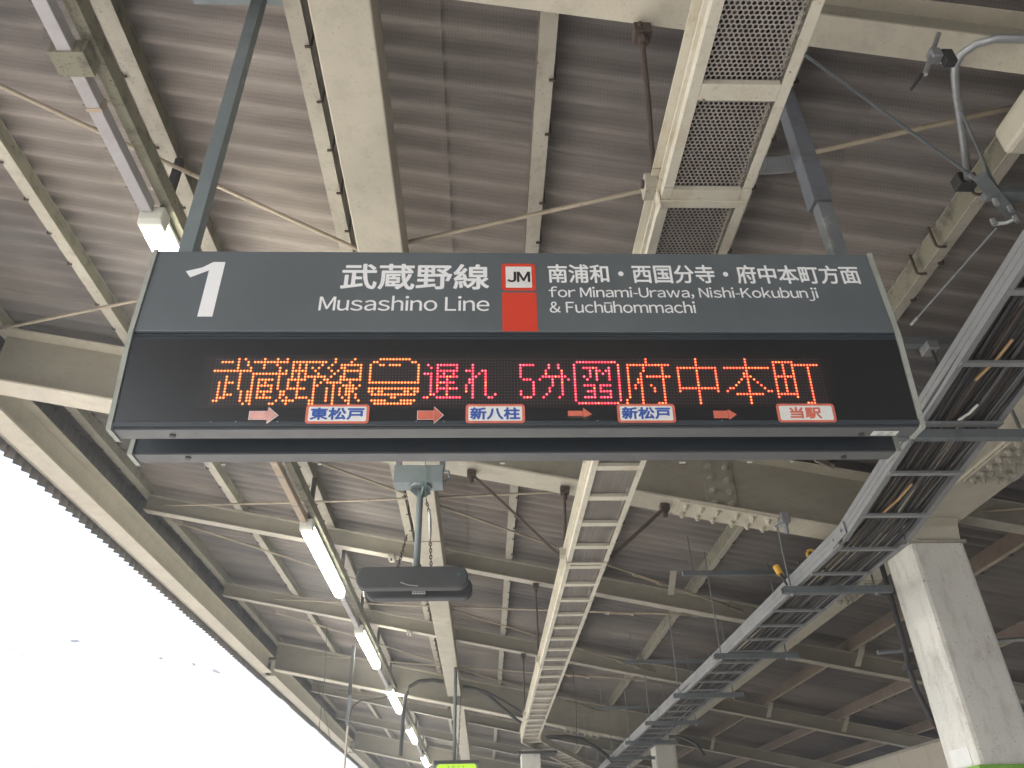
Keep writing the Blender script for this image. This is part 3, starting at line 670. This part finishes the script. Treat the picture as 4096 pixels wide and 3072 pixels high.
ROWS = {
0: '7 9 15 19 22 37 43 51-60 135 151 167',
1: '2-5 7 10 12-22 24-34 37 42 49 50 61 62 113-125 135 151 167 176-182',
2: '7 10 15 19 24 26 28 33 36 39-45 48 51 52 54-57 63 66 69-75 80 95-99 104 107 112 126 129-142 151 167 176 179 182-190',
3: '7 11 15 20 24 26 28 30 32 35 39 40 45 48 63 67 69 75 80 95 104 107 112 115-119 123 126 129 134 140 145-157 160-174 176 179 182 187',
4: '0-11 20 22 24-28 31 36 38 40-45 48 63 69-75 78-80 83 84 95 103 108 112 117 119 120 122 123 126 129 134 140 145 151 157 167 176 179 182 187',
5: '8 12-22 24 26 28 32 37 40 45 48 63 65-67 69 71 74 80 82 84 95 103 108 112 117 119 121 123 126 129 133 140 145 151 157 166 167 176 179 182 187',
6: '4 8 12 20 24 26 28-34 36 39 40 45 48 63 67 69-75 80 81 84 95 102-109 112 115 117 119 123 126 129 133 135-142 145 151 157 166-168 176-182 187',
7: '4 8 12 14-18 20 23-28 31 34 35 39-45 48 63 67 69 72 79 80 84 96-98 101 105 108 110 112 116 119 123 126 129 132 133 140 145 151 157 165 167 169 176 179 182 187',
8: '2 4-6 8 12 14 16 20 23 26 31 33 35-39 42 48-63 67 69-74 79 80 84 99 105 108 112 126 129 132 133 140 145 151 157 164 167 170 176 179 182 187',
9: '2 4 8 12 14-18 20 23 26 31 32 37 40-43 45 67 69 72 78 80 84 99 105 108 112 115-118 120-123 126 129 131 133 136 140 145 151 157 163 167 171 176 179 182 187',
10: '2 4 8 12 14 18 20 23-28 31 35 37 39 41-44 48-63 67 69-75 78 80 84 99 104 108 112 118 120 126 129 131 133 137 140 145-157 161 162 167 172 176 179 182 187',
11: '2 4 9 11 12 14-18 21 22 26 31 35 37 39 41-43 48 49 51 52 59 60 62 63 67 69 72 78 80 84 95 99 104 108 112 116-118 120-123 126 129 133 137 140 145 151 157 160 167 173 174 176 179 182 187',
12: '2 4-6 9 11 12 14 16 21 22 26 31 35 37 39 41 42 44 49-62 67 68 72 80 84 87 95 99 103 108 112 118 123 126 129 133 140 151 163-171 176-182 187',
13: '2-4 9 11 12 14-18 21 23 26-29 31 35 37 40 42 44 55 56 65 66 69-76 80 85 86 96-98 102 107 112 115-118 120-123 126 129 133 140 151 167 176 182 187',
14: '1 2 9 11 12 20 22-25 30 31 35 37 41 42 45 49-53 58-62 112 126 128 133 140 151 167 187',
15: '10 12 18 19 23 30 31 37 42 50-61 113-125 128 133 138-140 151 167 185-187'}
lit = {}
for r_, s_ in ROWS.items():
    st = set()
    for w_ in s_.split():
        if '-' in w_: a, c_ = w_.split('-'); st |= set(range(int(a), int(c_)+1))
        else: st.add(int(w_))
    lit[r_] = st
def disc(b, x, s, d, r, n=8):
    i0 = len(b.v); b.v += [tuple(LP(x+r*math.cos(2*math.pi*q/n), s+r*math.sin(2*math.pi*q/n), d)) for q in range(n)]; b.f.append(tuple(i0+q for q in range(n))); b.mi.append(b.cur)
on = MB(); glow = MB(); off = MB()
for r_ in range(16):
    for c_ in range(192):
        x = .00959*c_-.8020; s = .0098*r_+.0742
        if c_ in lit[r_]:
            reg = 0 if c_ < 64 else (1 if c_ < 127 else 2); u = random.random()
            on.cur = {0: 0 if u < .62 else 1, 1: 2 if u < .6 else (3 if u < .9 else 1), 2: 4 if u < .75 else 1}[reg]; disc(on, x, s, .0054, .0029, 8)
            glow.cur = reg; disc(glow, x, s, .0048, .0050, 8)
        else: disc(off, x, s, .0043, .0026, 6)
on.build('lit_diode', [L_OR, L_OR2, L_RD, L_PK, L_RO], brd, kind='stuff')
glow.build('diode_halo', [H_OR, H_RD, H_RO], brd, kind='stuff')  # emissive discs that imitate the halo round each lit diode
off.build('unlit_diode', LEDOFF, brd, kind='stuff')

# lettering: text outlines turned into thin meshes and fitted to their place
GC = {}
def text_tris(s):
    if s in GC: return GC[s]
    cu = bpy.data.curves.new('t', 'FONT'); cu.body = s; cu.resolution_u = 4
    o = bpy.data.objects.new('t', cu); C.objects.link(o); dg = bpy.context.evaluated_depsgraph_get()
    me = bpy.data.meshes.new_from_object(o.evaluated_get(dg)); vs = [(v.co.x, v.co.y) for v in me.vertices]; fs = [tuple(p.vertices) for p in me.polygons]
    bpy.data.objects.remove(o); bpy.data.curves.remove(cu); bpy.data.meshes.remove(me); GC[s] = (vs, fs); return GC[s]
def rect_tris(x0, x1, y0, y1): return [(x0, y0), (x1, y0), (x1, y1), (x0, y1)], [(0, 1, 2, 3)]
def layout(s, gap):
    """set Latin words glyph by glyph from the wide forms, which are closer to the sign's letters"""
    V = []; F = []; x = 0
    for ch in s:
        if ch == ' ': x += .26; continue
        if ch == '-': vs, fs = rect_tris(0, .26, .25, .315)
        elif ch == 'ū':
            vs, fs = text_tris(chr(ord('u')+0xFEE0)); a = min(v[0] for v in vs); b_ = max(v[0] for v in vs); r2, f2 = rect_tris(a+.02, b_-.02, .64, .70)
            fs = fs+[tuple(i+len(vs) for i in f) for f in f2]; vs = vs+r2
        else: vs, fs = text_tris(chr(ord(ch)+0xFEE0))
        if ch == 'j': x -= .06
        a = min(v[0] for v in vs); i0 = len(V); V += [(v[0]-a+x, v[1]) for v in vs]; F += [tuple(i+i0 for i in f) for f in fs]
        x += max(v[0] for v in vs)-a+gap-(.055 if ch in 'rf' else 0)
    return V, F
def lettering(s, x0, x1, z0, z1, place, mat, parent, bold=0.0, label=None, gap=.085):
    """place(x, z, layer); bold = stroke gain in metres, made of slightly shifted layers"""
    vs, fs = layout(s, gap) if ord(s[0]) < 256 else text_tris(s)
    ax = min(v[0] for v in vs); bx = max(v[0] for v in vs); ay = min(v[1] for v in vs); by = max(v[1] for v in vs)
    b = MB(); n = 8 if bold else 1
    for k_ in range(n):
        ox, oz = (bold*math.cos(k_*math.pi/4), bold*math.sin(k_*math.pi/4)) if bold else (0, 0); i0 = len(b.v)
        X0, X1, Z0, Z1 = x0+bold, x1-bold, z0+bold, z1-bold
        b.v += [tuple(place(X0+(v[0]-ax)/(bx-ax)*(X1-X0)+ox, Z0+(v[1]-ay)/(by-ay)*(Z1-Z0)+oz, k_*.00002)) for v in vs]
        b.f += [tuple(i+i0 for i in f) for f in fs]
    b.mi = [0]*len(b.f)
    return b.build('lettering', mat, parent, label=label)
UP = lambda d: (lambda x, z, l=0: (x, 1.900-d-l, z))
def rrect(x0, x1, z0, z1, r, place, n=5):
    P = []
    for cx, cz, a0 in ((x1-r, z1-r, 0), (x0+r, z1-r, 90), (x0+r, z0+r, 180), (x1-r, z0+r, 270)):
        for i in range(n+1):
            a = math.radians(a0+90*i/n); P.append(place(cx+r*math.cos(a), cz+r*math.sin(a)))
    b = MB(); b.quad(*P); return b
# platform number, drawn as its own outline
one = [(-.9295, 1.4795), (-.8835, 1.4795), (-.842, 1.704), (-.842, 1.704)]
P1 = [(-.888, 1.4795), (-.842, 1.4795), (-.842, 1.704), (-.880, 1.704), (-.912, 1.680), (-.961, 1.664), (-.942, 1.638), (-.888, 1.668)]
nm = MB(); i0 = 0; nm.v = [UP(.0006)(x, z) for x, z in P1]
nm.f = [(0, 1, 2, 3, 7), (7, 3, 4), (7, 4, 5, 6)]; nm.mi = [0]*3; nm.build('platform_number', WHITE, sg)
lettering('武蔵野線', -.462, .016, 1.590, 1.700, UP(.0006), WHITE, sg, .0022)
lettering('Musashino Line', -.520, .016, 1.504, 1.565, UP(.0006), WHITE, sg, .0005)
rrect(.0565, .167, 1.588, 1.703, .012, UP(.0006)).build('line_emblem', RED, sg)
rrect(.0695, .1545, 1.600, 1.690, .002, UP(.0009)).build('emblem_field', STWHITE, sg)
lettering('JM', .0745, .1495, 1.623, 1.668, UP(.0012), JMBLK, sg, .0016)
rrect(.0565, .167, 1.4245, 1.580, .0005, UP(.0006)).build('line_colour_bar', RED, sg)
lettering('南浦和・西国分寺・府中本町方面', .208, 1.246, 1.621, 1.702, UP(.0006), WHITE, sg, .0014)
lettering('for Minami-Urawa, Nishi-Kokubunji', .207, 1.086, 1.549, 1.606, UP(.0006), WHITE, sg, .0004)
lettering('& Fuchūhommachi', .207, .675, 1.498, 1.546, UP(.0006), WHITE, sg, .0004)
LD = lambda d: (lambda x, s, l=0: LP(x, -s, d+l))
for x0, x1, tx, lab in ((-.520, -.336, '東松戸', 'sticker with blue lettering, leftmost, torn at its lower edge'), (-.055, .119, '新八柱', 'clean sticker with blue lettering left of centre'),
                        (.392, .565, '新松戸', 'sticker with blue lettering right of centre'), (.870, 1.046, '当駅', 'rightmost sticker with red lettering')):
    s0_, s1_ = -.2850, -.2245
    stk = rrect(x0, x1, s0_, s1_, .010, LD(.0062)).build('sticker', STRED, sg, label=lab)
    rrect(x0+.008, x1-.008, s0_+.007, s1_-.007, .005, LD(.0066)).build('sticker_field', STWHITE, stk)
    if tx == '当駅': lettering(tx, x0+.038, x1-.042, s0_+.012, s1_-.011, LD(.0070), STRED, stk, .0016)
    else: lettering(tx, x0+.013, x1-.014, s0_+.011, s1_-.010, LD(.0070), STBLUE, stk, .0016)
def arrow(x0, x1, s0_, s1_, mat, d, chew=0, clipped=False):
    m_ = (s0_+s1_)/2; h = (s1_-s0_)/2; bh = h*.52; xm = x1-(x1-x0)*.38
    if clipped: h = h*.9; bh = h*.72
    b = MB(); b.v = [tuple(LD(d)(x, z)) for x, z in ((x0, m_-bh*(1-chew)), (xm, m_-bh*(1-chew)), (xm, m_+bh), (x0, m_+bh), (xm+.001, m_-h*(1-chew)), (x1, m_), (xm+.001, m_+h))]
    b.f = [(0, 1, 2, 3), (4, 5, 6)]; b.mi = [0, 0]; return b
for i, (x0, x1, a, c_) in enumerate(((-.681, -.600, -.2835, -.2335), (-.1945, -.1215, -.285, -.233), (.246, .317, -.279, -.236), (.679, .748, -.278, -.240))):
    o = arrow(x0-.002, x1+.003, a-.002, c_+.002, LINEN, .0056).build('arrow_backing', (STWHITE, LINEN, CABLEB, CABLEB)[i], sg)
    arrow(x0, x1, a, c_, STRED, .0062, chew=.55 if i == 2 else 0, clipped=i == 3).build('arrow_sticker', STPALE if i == 0 else STRED, sg, label=('faded pale red arrow at the left', 'bright red arrow', 'peeling red arrow with its lower half torn off', 'worn red arrow with clipped head')[i])
lettering('2-2', 1.182, 1.228, -1.986, -1.970, lambda x, s, l=0: (x, -s, 1.1014-l), CABLEG, sg)
# small white paint chips along the lower edges
ch = MB()
for x in [-.87, -.82, -.66, -.52, -.2, -.08, .05, .31, .62, .84, .98]:
    w_ = random.uniform(.006, .02); ch.box(x, x+w_, 2.1605, 2.1635, 1.0995, 1.1035)
ch.build('paint_chip', LINEN, sg, kind='stuff')
ch = MB()
for x in [-.79, -.72, -.60, -.36, -.2, -.12, .02, .1, .33, .5, .7]:
    ch.hexa(lquad(x, x+random.uniform(.002, .005), .2785, .2770, .0052)+lquad(x, x+.003, .2785, .2770, .0056))
ch.build('dust_speck', LINEN, win, kind='stuff')
# sign poles
for i, (x, mt_, zt, lb) in enumerate(((-1.070, POLE, 3.53, 'left square sign pole, smooth blue grey paint'), (1.262, POLE2, 3.08, 'right square sign pole, chipped paint showing bare patches'))):
    t = thing('sign_pole', lb, 'pole', (x+.025, 2.05, 1.752), 'sign hanging poles')
    if i == 0:
        MB().box(x, x+.052, 2.02, 2.07, 1.7525, zt-.03).build('tube', mt_, t, bevel=.002)
        MB().box(x-.30, x+.16, 1.99, 2.10, zt-.0295, zt-.012).build('top_plate', mt_, t)
    else:
        MB().box(x, x+.053, 2.02, 2.07, 1.7525, 2.16).build('tube', mt_, t, bevel=.002)
        MB().hexa([(x-.016, 2.008, 2.13), (x+.056, 2.008, 2.13), (x+.056, 2.078, 2.13), (x-.016, 2.078, 2.13), (x-.002, 2.01, zt), (x+.054, 2.01, zt), (x+.054, 2.07, zt), (x-.002, 2.07, zt)]).build('sleeve', POLE3, t, bevel=.003)
fx = thing('flexible_conduit', 'ribbed grey flexible conduit between the duct and the right sign pole', 'conduit', (1.1, 2.1, 2.4))
b = MB(); n_ = 34
pts = [Vector((.93+.335*i/n_, 2.13-.02*i/n_, 2.475-.035*math.sin(math.pi*i/n_)-.03*i/n_)) for i in range(n_*2+1) if i <= n_]
b.path([pts[0].lerp(pts[-1], i/(4*n_))+Vector((0, 0, -.02*math.sin(math.pi*i/(4*n_)))) for i in range(4*n_+1)], [(.036 if (i % 4) < 2 else .030) for i in range(4*n_+1)], 10).build('hose', GREY, fx)

# ------------------------------------------------------------------ hanging speaker unit behind the sign
sp = thing('hanging_speaker', 'long black round ended double sided unit hanging from a pole below the girder', 'speaker', (-.49, 5.23, 1.66))
def capsule(x0, x1, y0, y1, z0, z1):
    b = MB(); r = (z1-z0)/2; zc = (z0+z1)/2; P = []
    for a in range(9): t_ = math.radians(-90+180*a/8); P.append((x1-r*.8+r*.8*math.cos(t_), zc+r*math.sin(t_)))
    for a in range(9): t_ = math.radians(90+180*a/8); P.append((x0+r*.8+r*.8*math.cos(t_), zc+r*math.sin(t_)))
    b.loft([[(x, y0, z) for x, z in P], [(x, y1, z) for x, z in P]]); return b
capsule(-.876, -.112, 5.10, 5.19, 1.665, 1.815).build('front_case', SPK, sp, bevel=.012)
capsule(-.835, -.085, 5.30, 5.39, 1.655, 1.80).build('rear_case', SPK, sp, bevel=.012)
MB().box(-.55, -.40, 5.19, 5.30, 1.72, 1.79).build('yoke', STRUT, sp, bevel=.004)
b = MB(); b.path([(-.837, 5.297, 1.668), (-.842, 5.296, 1.70), (-.842, 5.296, 1.75), (-.834, 5.297, 1.785)], .008, 6).build('end_highlight', HILIGHT, sp)  # bright bar standing in for the highlight on the rear case's left end
lbp = MB().box(-.505, -.415, 5.296, 5.2995, 1.682, 1.705).build('label_plate', STWHITE, sp)
for i in range(4): MB().box(-.498+i*.021, -.484+i*.021, 5.2945, 5.2958, 1.687, 1.700).build('label_mark', GREY, lbp)
lettering('JR', -.195, -.165, 1.745, 1.762, lambda x, z, l=0: (x, 5.0965-l, z), GREENW, sp, .0008)
MB().path([(-.57, 5.094, 1.70), (-.52, 5.092, 1.68), (-.45, 5.093, 1.672)], .003, 5).build('lead', GALV, sp)
MB().tube((-.478, 5.235, 1.79), (-.478, 5.235, 2.47), .024, 14).build('pole', POLE, sp, smooth=True)
MB().tube((-.478, 5.235, 2.455), (-.478, 5.235, 2.475), .085, 16).build('pole_flange', POLE, sp)
for a in range(4): MB().bar((-.478, 5.235, 2.40), (-.478+.07*math.cos(a*1.571+.4), 5.235+.07*math.sin(a*1.571+.4), 2.452), .006, .05).build('gusset', POLE, sp)
MB().box(-.675, -.31, 5.16, 5.31, 2.477, 2.62).build('mounting_box', POLE, sp, bevel=.004)
for x in (-.66, -.33): MB().box(x-.01, x+.03, 5.22, 5.28, 2.6205, 2.755).build('bracket', STRUT, sp)
MB().path([(-.31, 5.18, 2.58), (-.27, 5.17, 2.57), (-.26, 5.17, 2.52), (-.30, 5.17, 2.48)], .011, 8).build('cable_loop', STRUT, sp)
def chain(A, B, label, n_):
    t = thing('safety_chain', label, 'chain', B, 'safety wires of the speaker'); A = Vector(A); B = Vector(B)
    for i in range(n_):
        P = A.lerp(B, (i+.5)/n_); L = (B-A).length/n_*.68; d = (B-A).normalized(); s_ = Vector((1, 0, 0)) if i % 2 else Vector((0, 1, 0))
        ring = [P+d*L*math.cos(2*math.pi*q/8)+s_*.009*math.sin(2*math.pi*q/8) for q in range(9)]; MB().path(ring, .0042, 5).build('link', RUSTY, t)
    return t
t = chain((-.425, 5.15, 2.33), (-.40, 5.16, 2.24), 'safety chain right of the speaker pole, above its turnbuckle', 4)
MB().tube((-.452, 5.12, 2.86), (-.425, 5.15, 2.33), .0035, 5).build('green_wire', GREENW, t)
MB().path([(-.40, 5.16, 2.24), (-.394, 5.16, 2.20), (-.388, 5.16, 2.09), (-.385, 5.16, 2.03)], [.006, .012, .012, .006], 7).build('turnbuckle', GALV, t)
chain((-.385, 5.16, 2.03), (-.37, 5.17, 1.82), 'lower safety chain running down to the speaker case', 9)
chain((-.56, 5.25, 2.10), (-.62, 5.25, 1.82), 'slanting safety chain left of the speaker pole', 12)

# ------------------------------------------------------------------ lime sign, far poles and cables
ls = thing('lime_sign', 'lime green lit sign cut by the bottom edge, under a far hanging pole', 'sign', (-.43, 13.1, 1.2))
rrect(-.735, -.125, 1.05, 1.49, .05, lambda x, z: (x, 12.995, z)).build('lime_face', LIME, ls)
MB().box(-.79, -.08, 13.0, 13.2, 1.03, 1.545).build('case', STRUT, ls, bevel=.01)
MB().box(-.78, -.09, 12.985, 12.9945, 1.495, 1.54).build('visor', DARK, ls)
for x in (-.56, -.50, -.47, -.41, -.33): MB().box(x, x+.012, 12.991, 12.9945, 1.44, 1.462).build('lime_mark', JMBLK, ls)
MB().tube((-.47, 13.1, 1.545), (-.475, 13.1, 2.95), .028, 10).build('pole', STRUT, ls, smooth=True)
chain((-.38, 13.0, 2.5), (-.41, 13.0, 1.56), 'long chain beside the pole of the lime sign', 18)
fpole = thing('hanging_pole', 'dark hanging post with a thin cream pipe below it, left of the far lamps', 'pole', (-1.96, 11.9, 1.2))
MB().box(-1.995, -1.95, 11.88, 11.93, 2.29, 3.0).build('dark_post', DARK, fpole); MB().box(-1.985, -1.94, 11.88, 11.93, 1.88, 2.288).build('junction_case', STRUT, fpole)
MB().tube((-1.95, 11.9, 1.0), (-1.955, 11.9, 1.88), .016, 8).build('pipe', CREAM, fpole)
MB().path([(-1.94, 11.88, 2.0), (-1.90, 11.88, 2.15), (-1.80, 11.9, 2.22), (-1.5, 11.95, 2.26), (-1.35, 11.95, 2.3)], .014, 6).build('lead', CABLEB, fpole)
for i, (pts, r) in enumerate((([(-1.52, 15.3, 1.9), (-1.51, 15.3, 2.65), (-1.49, 15.3, 2.9), (-1.42, 15.3, 3.08), (-1.25, 15.3, 3.18), (-1.0, 15.3, 3.20), (-.78, 15.3, 3.17)], .035),
                              ([(-.41, 15.3, 3.08), (-.16, 15.3, 3.03), (.05, 15.3, 2.93), (.29, 15.3, 2.72), (.56, 15.3, 2.50), (.8, 15.3, 2.32)], .030),
                              ([(-.30, 15.25, 3.05), (0, 15.25, 2.98), (.35, 15.25, 2.80), (.70, 15.25, 2.58), (.95, 15.2, 2.46)], .022),
                              ([(1.1, 15.0, 2.12), (1.45, 15.0, 2.13), (1.76, 15.0, 2.08), (2.06, 15.0, 1.90), (2.29, 15.0, 1.70)], .035),
                              ([(2.75, 12.3, 1.72), (2.9, 12.2, 1.70), (3.05, 12.0, 1.58), (3.12, 11.9, 1.42)], .022))):
    b = MB(); P = [Vector(p) for p in pts]; Q = []
    for a, c_ in zip(P, P[1:]): Q += [a.lerp(c_, .0), a.lerp(c_, .5)]
    Q.append(P[-1]); single(b.path(Q, r, 8).build('draped_cable', DARK, smooth=True, org=(P[0].x, P[0].y, P[0].z+H)), ('thick dark cable arching up left of the box beam on the second girder', 'dark cable sagging right of the box beam on the second girder', 'thinner dark cable beside the sagging one', 'dark cable looping into the cable tray low in the picture', 'dark cable leaving the tray on its right side')[i], 'cable', 'dark cables near the second girder')
for i, (A, B) in enumerate((((-3.19, 15.4, 3.19), (-2.80, 15.4, 2.1)), ((-2.55, 12.6, 3.5), (-2.5, 12.6, 1.9)), ((-1.62, 12.0, 3.3), (-1.66, 12.0, 2.75)), ((1.32, 11.95, 2.8), (1.32, 12, 1.6)))):
    t = thing('hanging_wire', ('thin wire hanging in front of the eave beam at the second girder', 'thin slack wire left of the far lamps', 'short wire beside the third lamp', 'thin wire hanging right of the duct')[i], 'wire', B, 'thin hanging wires')
    MB().path([A, Vector(A).lerp(Vector(B), .5)+Vector((.03, 0, 0)), B], .005, 5).build('wire', DARK, t)
# rafter flange clips (small pipe clamps on the first rafters)
for i, (x, y) in enumerate(((-1.08, 8.62), (-1.15, 11.9), (-1.0, 16.4))):
    t = thing('flange_clip', ('small cream clip on the flange of the first rafter', 'small cream clip on the flange of the second rafter', 'small clip near the second girder')[i], 'clip', (x, y, rz(x, 2.94)), 'flange clips')
    MB().box(x-.035, x+.035, y-.09, y+.09, rz(x, 2.98)-.055, rz(x, 2.98)-.012).build('body', CREAM2, t, bevel=.006); MB().tube((x, y-.05, rz(x, 2.98)-.08), (x, y-.05, rz(x, 2.98)-.055), .012, 6).build('nut', RUSTY, t)

# ------------------------------------------------------------------ cream wall panels, low at the right
wp = thing('panel_wall', 'cream panelled wall low at the right behind the column', 'wall', (6.5, 14, -1.6))
y = 5.0
while y < 32:
    MB().box(6.5, 6.56, y, y+.895, -1.6, 1.53).build('wall_panel', WALLP, wp, bevel=.004); y += .9
MB().box(6.49, 6.57, 5, 32, 1.5305, 1.56).build('top_rail', CREAM2, wp)
# pale pipe right of the column
t = thing('pale_pipe', 'pale horizontal pipe right of the column', 'pipe', (5.6, 8, 2.1)); MB().tube((4.2, 8.3, 1.95), (8, 7.9, 2.15), .025, 8).build('pipe', GALV, t)

# ------------------------------------------------------------------ beyond the eave: overhead line and opposite canopy
ow = thing('overhead_line', 'pale overhead wires and insulators washed out by the bright sky', 'overhead line', (-7, 18, 3))
MB().tube((-7, 2, 2.8), (-7, 60, 3.9), .012, 5).build('contact_wire', LINEN, ow)
for A, B in (((-7, 13.4, 3.52), (-7, 13.75, 3.6)), ((-7, 17.2, 4.14), (-7, 17.45, 4.17)), ((-7, 19.2, 4.48), (-7, 19.5, 4.49))): MB().path([A, Vector(A).lerp(Vector(B), .5), B], [.01, .035, .01], 6).build('insulator', GALV, ow)
MB().path([(-7, 20.7, 4.66), (-7, 21.3, 4.72)], [.05, .03], 8).build('insulator', GREY, ow)
oc = thing('opposite_canopy', 'pale corrugated canopy of the opposite platform at the lower left corner', 'canopy', (-19, 40, 3.4))
def occ():
    b = MB()
    for i in range(121):
        y_ = 24+i*.25; z_ = 3.5+.05*(i % 2); b.v += [(-15.2, y_, z_), (-24, y_, z_+1.9)]
    for i in range(120): b.f.append((2*i, 2*i+1, 2*i+3, 2*i+2)); b.mi.append(0)
    return b
occ().build('roof_sheet', GREY, oc)
for y_ in (26, 34, 42, 50): MB().box(-18.2, -17.9, y_, y_+.3, -1.6, 4.0).build('post', GREY, oc)

# ------------------------------------------------------------------ added scattering volume that imitates lens glare towards the bright sky
hm = bpy.data.materials.new('glare_haze'); hm.use_nodes = True; hn = hm.node_tree; hn.nodes.remove(hn.nodes['Principled BSDF'])
pv = hn.nodes.new('ShaderNodeVolumePrincipled'); pv.inputs['Color'].default_value = (.93, .95, 1, 1); pv.inputs['Density'].default_value = HZ; pv.inputs['Anisotropy'].default_value = .35
hn.links.new(pv.outputs[0], hn.nodes['Material Output'].inputs['Volume'])
MB().box(-90, 60, -60, 120, -4.5, 9).build('glare_volume', hm, kind='stuff')

for o in bpy.data.objects:
    if '_o' in o: del o['_o']
